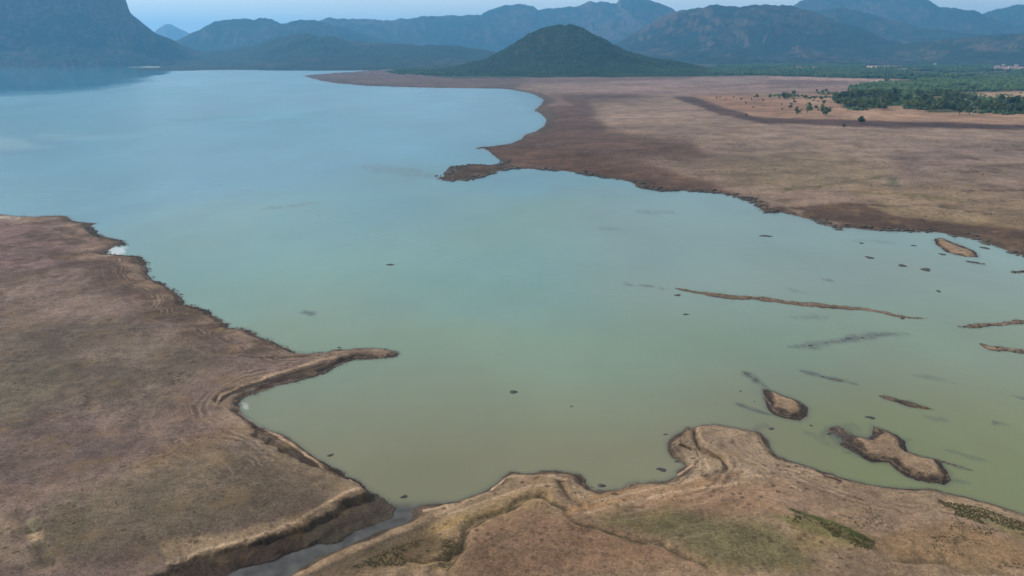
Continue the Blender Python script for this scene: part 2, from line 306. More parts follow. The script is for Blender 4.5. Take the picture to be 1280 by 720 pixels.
# ------------------------------------------------------------------ ground colours: patches of soil and growth
base = np.zeros((len(X), 3))
px = PX+3*fbm(X/30, Y/30, 4, 51)*np.clip(9*60/R_, .6, 6)+4*fbm(X/9, Y/9, 3, 53)*(R_ < 500); py = PY+3*fbm(X/30, Y/30, 4, 52)*np.clip(300/R_, .35, 3)
farside = (PY < 345) & ~leftside
base[:] = alb((132, 112, 93)); base[leftside] = alb((110, 94, 89)); base[farside] = alb((124, 105, 95))
PATCH = [  # outline, seen colour, softness, strength
 ([(-900, 268), (100, 275), (170, 300), (150, 345), (60, 350), (-900, 345)], (114, 92, 92), 14, .8),
 ([(-900, 335), (80, 345), (180, 350), (230, 380), (120, 400), (-900, 395)], (128, 110, 103), 14, .8),
 ([(120, 330), (240, 375), (300, 415), (280, 430), (200, 400), (110, 360)], (98, 80, 72), 10, .55),
 ([(-900, 415), (150, 405), (260, 430), (260, 480), (200, 520), (-900, 540)], (102, 91, 82), 22, .8),
 ([(-50, 470), (60, 450), (90, 480), (40, 540), (-80, 540)], (94, 88, 76), 16, .6),
 ([(-300, 690), (140, 595), (330, 520), (290, 555), (120, 625), (-300, 740)], (124, 105, 97), 10, .7),
 ([(60, 640), (170, 590), (300, 560), (380, 580), (430, 610), (390, 640), (300, 670), (200, 700), (60, 715)], (104, 93, 79), 22, .8),
 ([(60, 655), (110, 650), (120, 700), (60, 712)], (88, 80, 62), 16, .4),
 ([(160, 592), (230, 560), (320, 532), (340, 540), (240, 580), (170, 600)], (124, 103, 80), 9, .6),
 ([(330, 560), (400, 580), (460, 615), (420, 640), (350, 620)], (128, 112, 96), 16, .6),
 ([(-60, 660), (8, 655), (50, 724), (-20, 724)], (138, 120, 106), 8, .8),
 ([(40, 664), (50, 664), (66, 710), (56, 712)], (128, 124, 96), 3, .7),
 ([(200, 690), (300, 672), (400, 645), (430, 625), (440, 634), (400, 660), (300, 692), (215, 716)], (150, 129, 105), 4, .75),
 # near right land
 ([(600, 600), (700, 596), (740, 625), (850, 610), (1000, 600), (1290, 660), (1290, 640), (960, 545), (870, 530), (840, 560), (840, 600), (740, 612), (640, 592)], (142, 124, 108), 8, .8),
 ([(380, 724), (480, 680), (560, 645), (620, 620), (680, 612), (700, 640), (640, 650), (590, 665), (560, 724)], (142, 120, 92), 6, .9),
 ([(470, 700), (520, 680), (560, 668), (600, 650), (640, 636), (600, 645), (540, 668), (450, 706)], (146, 122, 78), 5, .7),
 ([(430, 724), (455, 706), (500, 688), (540, 676), (570, 682), (574, 700), (540, 712), (500, 724)], (92, 78, 60), 5, .8),
 ([(700, 650), (760, 622), (850, 610), (930, 598), (900, 612), (840, 632), (760, 650)], (158, 124, 90), 8, .8),
 ([(790, 625), (870, 612), (1000, 610), (1060, 640), (1000, 652), (800, 650)], (148, 118, 98), 10, .6),
 ([(885, 600), (930, 595), (930, 608), (890, 608)], (96, 76, 68), 3, .5),
 ([(970, 580), (1090, 620), (1290, 680), (1290, 724), (1100, 700), (980, 640)], (128, 108, 94), 16, .7),
 ([(590, 670), (650, 640), (720, 660), (800, 690), (880, 724), (560, 740)], (120, 94, 77), 20, .8),
 ([(740, 664), (770, 656), (850, 650), (960, 664), (1000, 690), (1010, 724), (880, 724), (830, 692)], (100, 94, 68), 12, .85),
 ([(985, 660), (1040, 660), (1090, 690), (1000, 700)], (132, 112, 78), 8, .6),
 ([(1085, 685), (1180, 665), (1290, 690), (1290, 724), (1120, 712)], (122, 98, 72), 10, .7),
 ([(1180, 636), (1230, 640), (1290, 668), (1290, 690), (1220, 662)], (106, 100, 70), 5, .6),
 ([(960, 655), (1010, 655), (1060, 672), (1090, 690), (1060, 694), (1000, 672)], (92, 94, 58), 5, .6),
 # far right land
 ([(600, 183), (660, 172), (690, 150), (680, 132), (690, 118), (780, 116), (830, 124), (760, 132), (740, 150), (790, 168), (860, 175), (880, 200), (760, 205), (850, 235), (960, 262), (800, 236), (640, 208), (560, 224)], (84, 64, 58), 7, .95),
 ([(600, 186), (700, 190), (800, 205), (900, 236), (950, 256), (800, 238), (640, 212), (560, 226)], (84, 62, 52), 5, .8),
 ([(650, 113), (700, 122), (716, 132), (690, 134), (668, 124)], (124, 102, 96), 3, .6),
 ([(690, 100), (1050, 96), (1060, 116), (850, 122), (700, 116)], (130, 108, 104), 3, .8),
 ([(600, 96), (880, 96), (860, 101), (770, 104), (640, 107)], (94, 74, 72), 1.5, .7),
 ([(960, 97), (1140, 102), (1140, 105), (960, 100)], (166, 136, 126), .8, .8),
 ([(960, 102), (1060, 103), (1060, 108), (960, 107)], (100, 76, 76), 1, .6),
 ([(740, 130), (850, 126), (900, 150), (1000, 162), (1300, 172), (1300, 200), (900, 190), (760, 165)], (134, 114, 103), 8, .8),
 ([(880, 185), (1300, 175), (1300, 235), (1000, 235)], (120, 104, 95), 12, .7),
 ([(1120, 192), (1300, 185), (1300, 200), (1200, 215), (1100, 225)], (104, 88, 84), 8, .6),
 ([(870, 210), (1000, 196), (1120, 215), (1100, 240), (950, 240)], (128, 113, 92), 10, .6),
 ([(1060, 238), (1200, 236), (1300, 262), (1300, 300), (1200, 280), (1080, 258)], (130, 112, 92), 7, .7),
 ([(1000, 262), (1060, 259), (1120, 262), (1300, 295), (1300, 320), (1200, 298), (1100, 290), (1000, 272)], (76, 58, 48), 3, .9),
 ([(1085, 262), (1200, 266), (1300, 290), (1220, 284), (1120, 272)], (140, 122, 98), 3, .8),
 ([(1200, 290), (1300, 306), (1300, 322), (1240, 306)], (92, 74, 62), 3, .7),
 ([(1110, 228), (1120, 228), (1122, 236), (1106, 236)], (70, 78, 58), 3, .7),
 ([(868, 122), (1040, 120), (1300, 114), (1300, 160), (1100, 158), (940, 152)], (148, 118, 98), 3, .95),
 ([(838, 124), (866, 124), (940, 150), (1100, 156), (1300, 162), (1300, 168), (1100, 164), (960, 160), (900, 148)], (70, 50, 48), 1.6, .95),
 ([(1230, 117), (1300, 117), (1300, 126), (1190, 126)], (168, 138, 116), 2, .8),
 ([(545, 200), (635, 200), (640, 214), (600, 228), (540, 228)], (70, 56, 48), 3, .85),
 ([(868, 122), (930, 121), (1040, 140), (960, 150), (900, 140)], (126, 92, 78), 5, .5),
 # spit and forest floors
 ([(376, 92), (470, 88), (640, 97), (660, 104), (640, 112), (450, 108)], (92, 74, 70), 1.5, .9),
 ([(478, 90), (520, 84), (860, 84), (1000, 86), (860, 97), (560, 100)], (46, 58, 42), 1, 1),
 ([(860, 82), (1400, 70), (1400, 112), (1240, 118), (1100, 121), (1085, 112), (1100, 105), (1140, 101), (1040, 99), (960, 97), (860, 97)], (46, 56, 42), 1.6, .95),
 ([(1040, 120), (1110, 116), (1140, 134), (1060, 142)], (66, 76, 48), 2.5, .8),
 ([(1130, 124), (1200, 122), (1300, 128), (1300, 144), (1160, 146)], (66, 76, 48), 2.5, .75),
 ([(1080, 79), (1126, 79), (1128, 86), (1080, 86.5)], (196, 160, 136), .8, .9),
 ([(1120, 86.5), (1150, 86.5), (1150, 90), (1120, 90)], (150, 136, 100), .8, .8),
 ([(1160, 78), (1206, 78), (1206, 84), (1160, 84)], (150, 118, 112), 1.2, .6),
 ([(1240, 78), (1300, 78), (1300, 90), (1240, 90)], (165, 128, 120), 1.5, .7),
 ([(155, 80), (212, 80), (212, 86), (155, 86)], (255, 250, 240), .8, 1),
 ([(138, 309), (156, 309), (154, 321), (128, 321)], (225, 225, 228), 2, .9),
 ([(-10, 272), (30, 272), (24, 276), (-10, 277)], (190, 180, 184), 2, .6)]
for P, c, soft, k in PATCH:
    P = np.asarray(P, float); x0, y0 = P.min(0)-soft*2; x1, y1 = P.max(0)+soft*2
    m = (px > x0) & (px < x1) & (py > y0) & (py < y1)
    d = poly_sd(px[m], py[m], P); f = (sm(-soft, soft, d)*k)[:, None]
    base[m] = base[m]*(1-f)+alb(c)*f
# bare margin: dark wet mud at the water's edge, paler dried rim above it
ln = land/W_
nz = fbm(X/(4*W_), Y/(4*W_), 3, 81)
rim = sm(1.2, 3, ln+nz)*sm(11, 5, ln+2*nz)*.35*(leftside | (PY > 400))
base = base*(1-rim[:, None])+alb((150, 130, 108))*rim[:, None]
wet = sm(3.0, .9, ln+1.6*nz)*np.where(farside, .75, .88)
base = base*(1-wet[:, None])+alb((66, 58, 52))*wet[:, None]
mot = fbm(X/26, Y/26, 5, 161, .62)+.5*fbm(X/90, Y/90, 3, 162); far2 = fbm(X/110, Y/60, 5, 163, .6)
k_ = np.where(leftside, .20, .10)*np.where(farside, 0, 1)*np.clip(mot, -1.2, 1.2)+.34*farside*np.clip(far2, -1.1, 1.1)
base = base*(1+k_*sm(2, 12, land))[:, None]
q = sm(.10, .34, fbm(X/9, Y/9, 5, 164, .65)+.35*fbm(X/60, Y/60, 2, 165)-.12)*leftside*sm(470, 380, PY)*.5
q = q+sm(.25, .5, fbm(X/22, Y/12, 5, 166, .65))*farside*sm(160, 190, PY)*.38
base = base*(1-q[:, None])+alb((74, 60, 52))*q[:, None]
# jagged dark scrub along the left shore
jag = sm(.05, .5, fbm(X/14, Y/14, 4, 91)+.15)*sm(30, 6, ln)*((PY > 285) & (PY < 450) & (PX < 380))*.75
base = base*(1-jag[:, None])+alb((76, 62, 54))*jag[:, None]
# dark strip under the hook of the left shore, painted cut-bank shade, creek mud
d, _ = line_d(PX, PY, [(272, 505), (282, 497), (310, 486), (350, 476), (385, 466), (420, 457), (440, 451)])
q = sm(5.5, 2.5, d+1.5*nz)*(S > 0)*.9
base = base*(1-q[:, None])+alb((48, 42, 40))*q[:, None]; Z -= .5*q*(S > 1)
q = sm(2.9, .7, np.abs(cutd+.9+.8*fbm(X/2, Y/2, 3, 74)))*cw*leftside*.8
base = base*(1-q[:, None])+alb((27, 23, 21))*q[:, None]  # dark cut-bank soil, with the wall's shadow painted in
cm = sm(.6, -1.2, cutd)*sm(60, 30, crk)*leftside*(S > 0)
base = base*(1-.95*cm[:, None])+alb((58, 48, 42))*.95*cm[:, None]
q = sm(14, 7, crk)*(S > 0)*(PX > 380)*.8
base = base*(1-q[:, None])+alb((74, 66, 58))*q[:, None]
base = base*(1-.55*np.clip(dk, 0, 1)[:, None])+alb((58, 58, 42))*.55*np.clip(dk, 0, 1)[:, None]
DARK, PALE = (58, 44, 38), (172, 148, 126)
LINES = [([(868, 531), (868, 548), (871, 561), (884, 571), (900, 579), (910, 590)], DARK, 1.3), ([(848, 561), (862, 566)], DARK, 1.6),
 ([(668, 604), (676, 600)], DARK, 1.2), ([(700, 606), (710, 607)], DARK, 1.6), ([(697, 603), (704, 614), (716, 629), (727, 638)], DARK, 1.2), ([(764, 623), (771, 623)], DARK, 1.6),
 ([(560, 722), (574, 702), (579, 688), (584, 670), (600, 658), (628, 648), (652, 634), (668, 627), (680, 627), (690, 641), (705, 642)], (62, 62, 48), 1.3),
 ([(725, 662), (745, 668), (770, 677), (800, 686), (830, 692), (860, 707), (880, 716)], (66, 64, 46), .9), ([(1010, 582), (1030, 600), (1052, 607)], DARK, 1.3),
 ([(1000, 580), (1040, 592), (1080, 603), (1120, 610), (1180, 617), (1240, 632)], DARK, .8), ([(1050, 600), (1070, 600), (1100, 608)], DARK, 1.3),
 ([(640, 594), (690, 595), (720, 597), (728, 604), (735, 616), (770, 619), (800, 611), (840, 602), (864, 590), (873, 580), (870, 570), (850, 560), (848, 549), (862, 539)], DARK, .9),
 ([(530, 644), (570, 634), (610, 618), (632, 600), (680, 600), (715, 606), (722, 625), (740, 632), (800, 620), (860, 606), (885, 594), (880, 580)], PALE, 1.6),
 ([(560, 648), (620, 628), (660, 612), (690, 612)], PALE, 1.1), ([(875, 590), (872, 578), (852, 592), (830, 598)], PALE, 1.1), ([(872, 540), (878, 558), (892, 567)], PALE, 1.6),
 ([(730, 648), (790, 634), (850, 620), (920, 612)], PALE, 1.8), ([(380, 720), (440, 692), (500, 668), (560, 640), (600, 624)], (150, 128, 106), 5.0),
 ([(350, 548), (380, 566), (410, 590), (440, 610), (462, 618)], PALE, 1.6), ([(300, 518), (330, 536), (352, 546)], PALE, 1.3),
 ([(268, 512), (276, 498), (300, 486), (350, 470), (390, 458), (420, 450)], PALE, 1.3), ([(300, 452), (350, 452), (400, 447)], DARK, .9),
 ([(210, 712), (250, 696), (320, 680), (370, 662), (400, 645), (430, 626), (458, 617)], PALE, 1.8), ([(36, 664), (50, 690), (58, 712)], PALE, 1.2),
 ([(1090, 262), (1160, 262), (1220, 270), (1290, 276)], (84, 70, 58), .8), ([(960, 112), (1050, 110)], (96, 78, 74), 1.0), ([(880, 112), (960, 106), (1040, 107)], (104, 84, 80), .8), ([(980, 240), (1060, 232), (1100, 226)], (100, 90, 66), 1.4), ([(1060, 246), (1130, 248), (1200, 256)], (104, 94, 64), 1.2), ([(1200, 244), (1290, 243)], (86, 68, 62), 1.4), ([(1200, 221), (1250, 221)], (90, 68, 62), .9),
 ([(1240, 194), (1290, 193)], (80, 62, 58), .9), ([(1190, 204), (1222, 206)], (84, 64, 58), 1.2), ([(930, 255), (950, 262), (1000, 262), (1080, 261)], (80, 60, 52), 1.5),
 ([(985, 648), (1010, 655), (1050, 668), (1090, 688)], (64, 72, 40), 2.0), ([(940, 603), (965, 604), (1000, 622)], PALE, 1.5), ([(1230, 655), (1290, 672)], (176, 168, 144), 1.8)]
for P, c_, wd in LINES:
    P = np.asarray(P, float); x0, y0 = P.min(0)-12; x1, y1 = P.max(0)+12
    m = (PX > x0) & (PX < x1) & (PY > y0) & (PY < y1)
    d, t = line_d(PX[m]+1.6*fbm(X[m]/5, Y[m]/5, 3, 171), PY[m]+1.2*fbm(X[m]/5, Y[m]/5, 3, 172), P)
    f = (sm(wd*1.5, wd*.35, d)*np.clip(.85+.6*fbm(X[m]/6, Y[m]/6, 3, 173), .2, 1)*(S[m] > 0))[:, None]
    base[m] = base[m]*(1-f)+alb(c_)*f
isl = (PLAIN < 0) & (S > 0)
q = isl[:, None]*1.0; base = base*(1-q)+alb((52, 45, 42))*q
q = (sm(1.5, 3.0, land+1.4*fbm(X/3, Y/3, 4, 69))*isl)[:, None]; base = base*(1-q)+alb((132, 112, 94))*q*(1+.2*micro[:, None])
barm = (S <= 0); q = sm(.0, .30, Z+.12*fbm(X/1.5, Y/3, 3, 68))[barm][:, None]; base[barm] = alb((58, 52, 50))*(1-q)+alb((112, 98, 86))*q
base = np.clip(base, .012, .8)

g = NT('ground_soil')
P0 = g.pos(); c = g.attr('soil', 'Color')
n1 = g.noise(.035, 6, .62); n2 = g.noise(.30, 7, .70); n3 = g.noise(1.6, 5, .75); n4 = g.noise(5, 3, .8)
f = g.math('MULTIPLY', g.ramp(n1, .3, .7, .74, 1.26), g.ramp(n2, .32, .68, .76, 1.22))
f = g.math('MULTIPLY', f, g.ramp(n3, .3, .7, .66, 1.34)); f = g.math('MULTIPLY', f, g.ramp(n4, .32, .68, .70, 1.32))
v = g.n('VectorMath', operation='SCALE'); g.t.links.new(c, v.inputs[0]); g.t.links.new(f, v.inputs['Scale'])
cc = v.outputs[0]
# strand lines parallel to the shore
sd = g.attr('shore_distance')
wv = g.n('TexNoise', noise_dimensions='1D'); g.set(wv.inputs['W'], g.math('ADD', sd, g.math('ADD', g.math('MULTIPLY', n1, 9.0), g.math('MULTIPLY', n2, 1.6)))); wv.inputs['Scale'].default_value = .9; wv.inputs['Detail'].default_value = 3
brk = g.ramp(g.noise(.12, 5, .7), .38, .62)
st = g.math('MULTIPLY', g.math('MULTIPLY', brk, g.ramp(wv.outputs[0], .52, .66)), g.math('MULTIPLY', g.ramp(sd, 35, 8), g.attr('near')))
cc = g.mix(g.math('MULTIPLY', st, .55), cc, tuple(alb((80, 64, 56))))
st2 = g.math('MULTIPLY', g.math('MULTIPLY', brk, g.ramp(wv.outputs[0], .46, .33)), g.math('MULTIPLY', g.ramp(sd, 35, 8), g.attr('near')))
cc = g.mix(g.math('MULTIPLY', st2, .35), cc, tuple(alb((176, 152, 132))))
# dead tufts and clods as specks
vo = g.n('TexVoronoi'); vo.inputs['Scale'].default_value = .45; vo.inputs['Randomness'].default_value = 1; g.set(vo.inputs['Vector'], P0)
spk = g.math('MULTIPLY', g.ramp(vo.outputs['Distance'], .34, .16), g.ramp(g.noise(.05, 4, .6), .44, .6))
cc = g.mix(g.math('MULTIPLY', spk, .7), cc, tuple(alb((70, 56, 48))))
# ochre and grey-green tints
cc = g.mix(g.ramp(g.noise(.09, 5, .65), .52, .72, 0, .3), cc, tuple(alb((142, 116, 78))))
cc = g.mix(g.ramp(g.noise(.06, 5, .65, vec=g.scaled((1.3, .8, 1))), .5, .72, 0, .25), cc, tuple(alb((92, 86, 72))))
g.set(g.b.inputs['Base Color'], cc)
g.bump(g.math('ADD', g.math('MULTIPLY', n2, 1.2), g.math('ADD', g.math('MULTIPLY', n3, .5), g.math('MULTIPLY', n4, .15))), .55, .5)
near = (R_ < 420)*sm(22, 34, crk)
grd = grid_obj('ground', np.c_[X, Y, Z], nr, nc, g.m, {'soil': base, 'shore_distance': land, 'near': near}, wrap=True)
gx, gy, gz, gS = X, Y, Z, S

# quick height lookup on the ground sheet (nearest ring / azimuth)
Zg = Z.reshape(nr, nc); Sg = S.reshape(nr, nc); lr = np.log(rr[::-1])
def lookup(x, y, A=Zg):
    x = np.asarray(x, float); y = np.asarray(y, float)
    r = np.log(np.hypot(x, y)+1e-6); a = np.arctan2(x, y)
    fi = nr-1-np.interp(r, lr, np.arange(nr)); fj = np.interp(a, az, np.arange(nc))
    i = np.clip(fi.astype(int), 0, nr-2); j = np.clip(fj.astype(int), 0, nc-2); u = fi-i; v = fj-j
    return (A[i, j]*(1-v)+A[i, j+1]*v)*(1-u)+(A[i+1, j]*(1-v)+A[i+1, j+1]*v)*u

# ------------------------------------------------------------------ the lake
ii = np.arange(0, nr, 2); jj = np.arange(0, nc, 2)
if ii[-1] != nr-1: ii = np.r_[ii, nr-1]
sel = (ii[:, None]*nc+jj[None, :]).ravel()
wX, wY, wS, wZ, wR = X[sel], Y[sel], S[sel], Z[sel], R_[sel]; wpx, wpy = PX[sel], PY[sel]; aw = awash[sel]
wb = np.zeros((len(sel), 3)); wb[:] = (.055, .185, .245)                 # clear deeper water far out
fl = 40*fbm(wX/90, wY/150, 4, 101); fy = wpy+fl*np.clip(350/wR, .2, 1)*1.2+.05*(wpx-640)
for y0, y1, cc_ in ((150, 330, (.102, .205, .175)), (300, 440, (.135, .192, .125)), (420, 590, (.140, .136, .076))):
    f = sm(y0, y1, fy)[:, None]; wb = wb*(1-f)+np.array(cc_)*f
f = (sm(430, 560, wpy)*sm(880, 1100, wpx))[:, None]*.6; wb = wb*(1-f)+np.array((.135, .165, .052))*f
f = (sm(640, 800, wpx)*sm(430, 330, wpy)*sm(215, 260, wpy)*.45)[:, None]; wb = wb*(1-f)+np.array((.16, .205, .19))*f
sh = np.exp(np.clip(wS, -60, 0)/(.5*np.maximum(1, wR/300)))[:, None]*.75         # shallows show the bed
wb = wb*(1-sh)+np.array((.055, .055, .045))*sh
a_ = np.clip(aw, 0, 1)[:, None]*.9; wb = wb*(1-a_)+np.array((.045, .05, .042))*a_
ck, _ = line_d(wX, wY, gpoly([(515, 640), (500, 655), (440, 678), (370, 700), (280, 724)])); f = (sm(16, 8, ck)*sm(622, 640, wpy))[:, None]
wb = wb*(1-f)+np.array((.052, .049, .043))*f*1.0*(1+.5*np.clip(fbm(wX/2.2, wY/2.2, 4, 131), -.8, 1.2))[:, None]
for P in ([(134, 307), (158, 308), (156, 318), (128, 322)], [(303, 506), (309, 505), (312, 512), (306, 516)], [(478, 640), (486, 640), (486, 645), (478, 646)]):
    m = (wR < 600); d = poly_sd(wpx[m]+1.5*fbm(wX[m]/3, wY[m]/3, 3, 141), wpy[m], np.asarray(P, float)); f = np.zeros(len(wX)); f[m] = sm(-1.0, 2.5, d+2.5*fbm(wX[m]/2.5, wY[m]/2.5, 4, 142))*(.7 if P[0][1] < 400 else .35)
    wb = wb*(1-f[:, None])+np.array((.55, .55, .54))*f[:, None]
fv = fbm(wX/130+3, wY/260, 5, 151)+.6*fbm(wX/420, wY/700, 3, 152); wb = wb*(1+.13*np.clip(fv, -1, 1))[:, None]
breeze = .30+.07*fbm(wX/500, wY/900, 3, 181)
jx, jy = wpx+14*fbm(wX/120, wY/220, 3, 182), wpy+2.5*fbm(wX/120, wY/220, 3, 183)
q = sm(-6, 8, poly_sd(jx, jy, [(-2500, 78), (225, 78), (215, 90), (190, 101), (110, 112), (0, 119), (-500, 130), (-2500, 160)])); breeze = breeze*(1-q)+.07*q
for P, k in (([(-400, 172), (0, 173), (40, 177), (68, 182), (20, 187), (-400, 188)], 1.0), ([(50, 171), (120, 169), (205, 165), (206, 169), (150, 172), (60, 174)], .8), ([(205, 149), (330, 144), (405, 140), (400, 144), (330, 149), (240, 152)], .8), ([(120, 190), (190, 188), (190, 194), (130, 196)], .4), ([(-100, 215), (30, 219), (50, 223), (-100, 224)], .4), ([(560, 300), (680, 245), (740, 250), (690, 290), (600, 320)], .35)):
    q = sm(-3, 4, poly_sd(jx, jy, np.asarray(P, float)))*k; breeze = breeze+.3*q; wb = wb+.075*q[:, None]  # breeze streaks: rougher, their pale sky reflection also painted into the body colour
ripple = sm(1300, 450, wR)
g = NT('lake_water')
bc = g.attr('body', 'Color')
cl = g.noise(.012, 4, .6, vec=g.scaled((1, .6, 1)))
v = g.n('VectorMath', operation='SCALE'); g.t.links.new(bc, v.inputs[0]); g.t.links.new(g.ramp(cl, .3, .7, .92, 1.08), v.inputs['Scale'])
g.set(g.b.inputs['Base Color'], v.outputs[0]); g.b.inputs['IOR'].default_value = 1.333; g.b.inputs['Specular IOR Level'].default_value = .5
g.set(g.b.inputs['Roughness'], g.attr('breeze'))          # calm lee under the mountain, breeze patches further out
rip = g.math('MULTIPLY', g.attr('ripple'), g.math('ADD', g.noise(.9, 3, .6), g.math('MULTIPLY', g.noise(.12, 3, .6), 2.0)))
g.bump(rip, .12, .3)
lake = grid_obj('lake', np.c_[wX, wY, np.zeros(len(sel))], len(ii), len(jj), g.m, {'body': wb, 'breeze': breeze, 'ripple': ripple}, keep=((wS < 4*np.maximum(1, wR/250)) & (wR < 30000) & (wR > 30)))

# ================================================================== MOUNTAINS
def mount_mat(name, green, bare, amount, scale=1.0, tree=.05):
    g = NT(name)
    n1 = g.noise(.0016*scale, 7, .6, dist=.3); n2 = g.noise(.012, 6, .65); n3 = g.noise(tree, 4, .75)
    up = g.n('NewGeometry'); sx = g.n('SeparateXYZ'); g.t.links.new(up.outputs['Normal'], sx.inputs[0])
    steep = g.ramp(sx.outputs[2], .95, .6, 0, .22)
    f = g.ramp(g.math('ADD', g.math('ADD', g.math('MULTIPLY', n1, .62), g.math('MULTIPLY', n2, .38)), steep), .56-amount*.2, .72-amount*.2)
    c = g.mix(f, green, bare)
    c = g.mix(g.ramp(n3, .35, .62, .0, .75), c, tuple(np.array(green)*.45))
    c = g.mix(g.ramp(g.noise(.005, 5, .7), .66, .74, 0, .55), c, tuple(np.array(bare)*1.9))
    g.set(g.b.inputs['Base Color'], c)
    g.bump(g.math('ADD', n3, g.math('MULTIPLY', n2, 2.0)), .5, 6)
    return g.m
MOUNT = {}
def mountain(name, sil, R, Wf, Wb, mat, cols=1.4, rows=70, gul=.42, gs=420, seed=1, pw=1.15, skew=0):
    """a ridge: crest heights along azimuth at distance R, falling to the plain Wf in front and Wb behind, cut by gullies"""
    sil = np.asarray(sil, float)
    px = np.arange(sil[0, 0], sil[-1, 0]+.1, cols); py = np.interp(px, sil[:, 0], sil[:, 1])
    dx, dy, dz = ray(px, py); a = np.arctan2(dx, dy); hgt = CAM_H+R*dz/np.hypot(dx, dy)+R/914*(.7*fbm(a*R/160, a*0+seed, 3, seed+3)+.25*fbm(a*R/40, a*0+seed, 2, seed+4))
    t = np.concatenate([np.linspace(-1, 0, int(rows*.72)), np.linspace(0, 1, int(rows*.28)+1)[1:]])
    T, Ai = np.meshgrid(t, np.arange(len(px)), indexing='ij'); T = T.ravel(); Ai = Ai.ravel(); A = a[Ai]
    Rw = R+.22*Wf*np.interp(A, a, fbm(a*R/(gs*3.2), a*0+seed, 3, seed))
    r = Rw+np.where(T < 0, T*Wf, T*Wb); x = r*np.sin(A); y = r*np.cos(A)
    at = np.abs(T)
    # slopes swing sideways so that spurs run off the crest obliquely
    A2 = A+at*(gs*.9/R)*fbm(x/(gs*2), y/(gs*2), 3, seed+50)
    Hs = np.interp(A2, a, hgt)
    ends = sm(0, 1, (px-px[0])/26)*sm(0, 1, (px[-1]-px)/26); E = np.interp(A2, a, ends)
    prof = (1-at)**pw*(.82+.18*np.cos(at*np.pi))
    wx_ = x+gs*.35*fbm(x/gs, y/gs, 3, seed+7); wy_ = y+gs*.35*fbm(x/gs+7, y/gs, 3, seed+8)
    rg = ridged(wx_/gs, wy_/(gs*1.8), 5, seed+20)
    cut = gul*sm(0, .35, at)*(1-.55*sm(.6, 1, at))
    z = Hs*E*prof*(1-cut*(1-rg)*1.35)
    z += (fbm(x/90, y/90, 4, seed+30)*13+fbm(x/24, y/24, 2, seed+31)*5)*sm(0, .03, (1-at))*np.clip(Hs/300, .15, 1)
    z -= 14*sm(.9, 1, at)+4*(1-E)
    V = np.c_[x, y, z]
    o = grid_obj(name, V, len(t), len(px), mat)
    MOUNT[name+str(seed)] = V
    return o, V, len(t), len(px)
G1 = (.018, .036, .028); B1 = (.095, .074, .060)
mA = mount_mat('forested_slope', G1, B1, .25)
mB = mount_mat('mixed_slope', (.014, .028, .026), (.125, .082, .070), .34)
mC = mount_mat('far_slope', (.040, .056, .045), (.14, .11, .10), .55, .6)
mountain('mountain', [(-1000, 55), (-700, 10), (-400, -60), (-200, -90), (0, -95), (90, -70), (135, -35), (150, -12), (157, 0), (163, 18), (180, 30), (195, 41), (210, 48), (225, 55), (240, 61), (270, 68), (300, 75), (330, 80)], 5500, 860, 1500, mA, seed=3, rows=90, gul=.34, gs=500)
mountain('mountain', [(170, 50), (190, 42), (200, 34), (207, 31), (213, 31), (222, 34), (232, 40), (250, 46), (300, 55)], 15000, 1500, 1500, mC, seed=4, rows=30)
mountain('mountain', [(180, 64), (215, 53), (235, 44), (255, 33), (268, 27), (290, 23.5), (330, 23), (345, 26), (358, 29), (375, 26), (400, 26), (420, 32), (440, 38), (460, 45), (480, 50), (500, 58), (540, 66)], 7600, 1400, 1500, mA, seed=5, rows=70)
mountain('mountain', [(170, 80), (200, 76), (230, 70), (280, 63), (320, 56), (345, 47), (380, 42), (415, 46), (440, 51), (480, 54), (520, 56), (560, 56), (600, 62), (640, 68), (680, 76)], 5300, 1620, 1200, mA, seed=6, rows=70, gs=300)
mountain('mountain', [(350, 40), (380, 30), (400, 25), (410, 22), (430, 25), (450, 24), (480, 25), (510, 23), (540, 20), (580, 19), (600, 17), (612, 10), (630, 4), (650, 2), (665, 4), (672, 9), (690, 8), (720, 4), (735, 0), (750, 0),
 (762, 1), (770, 2), (775, -2), (790, -4), (810, -3), (825, 0), (838, 8), (848, 14), (870, 22), (900, 38), (940, 50)], 9500, 2600, 2000, mB, seed=7, rows=110, gs=800, gul=.6)
mountain('mountain', [(700, 74), (740, 66), (760, 58), (780, 48), (800, 37), (820, 25), (835, 18), (850, 13), (880, 10), (895, 8), (910, 10), (940, 9), (960, 7), (975, 6), (995, 9), (1020, 17), (1050, 27), (1080, 38), (1110, 50), (1150, 60), (1190, 68), (1220, 74)],
 6600, 1800, 1600, mB, seed=8, rows=120, gs=750, gul=.66)
mountain('mountain', [(900, 45), (940, 30), (975, 15), (990, 8), (1000, 0), (1015, -5), (1050, -9), (1100, -11), (1150, -6), (1163, 0), (1175, 8), (1200, 11), (1215, 13), (1235, 20), (1260, 28), (1300, 38), (1400, 46)], 9800, 1800, 2000, mA, seed=9, rows=80, gs=600)
mountain('mountain', [(950, 50), (980, 30), (1005, 17), (1040, 10), (1075, 12), (1100, 21), (1130, 30), (1170, 36), (1220, 42), (1250, 47), (1300, 52), (1400, 56)], 7900, 1500, 1600, mA, seed=10, rows=80, gs=450)
mountain('mountain', [(1180, 45), (1215, 25), (1235, 16), (1250, 12), (1265, 8), (1285, 5), (1340, -4), (1450, -2), (1600, 20), (1900, 50)], 11500, 2200, 2000, mA, seed=12, rows=60, gs=600)
mountain('mountain', [(850, 76), (900, 72), (950, 67), (1000, 63), (1060, 60), (1120, 56), (1180, 50), (1240, 44), (1280, 41), (1350, 38), (1500, 30), (1900, 40), (2300, 60)], 6000, 1100, 1300, mount_mat('foothill_slope', (.020, .036, .024), (.17, .12, .095), .22, 1.6), seed=11, rows=80, gs=330, gul=.5)
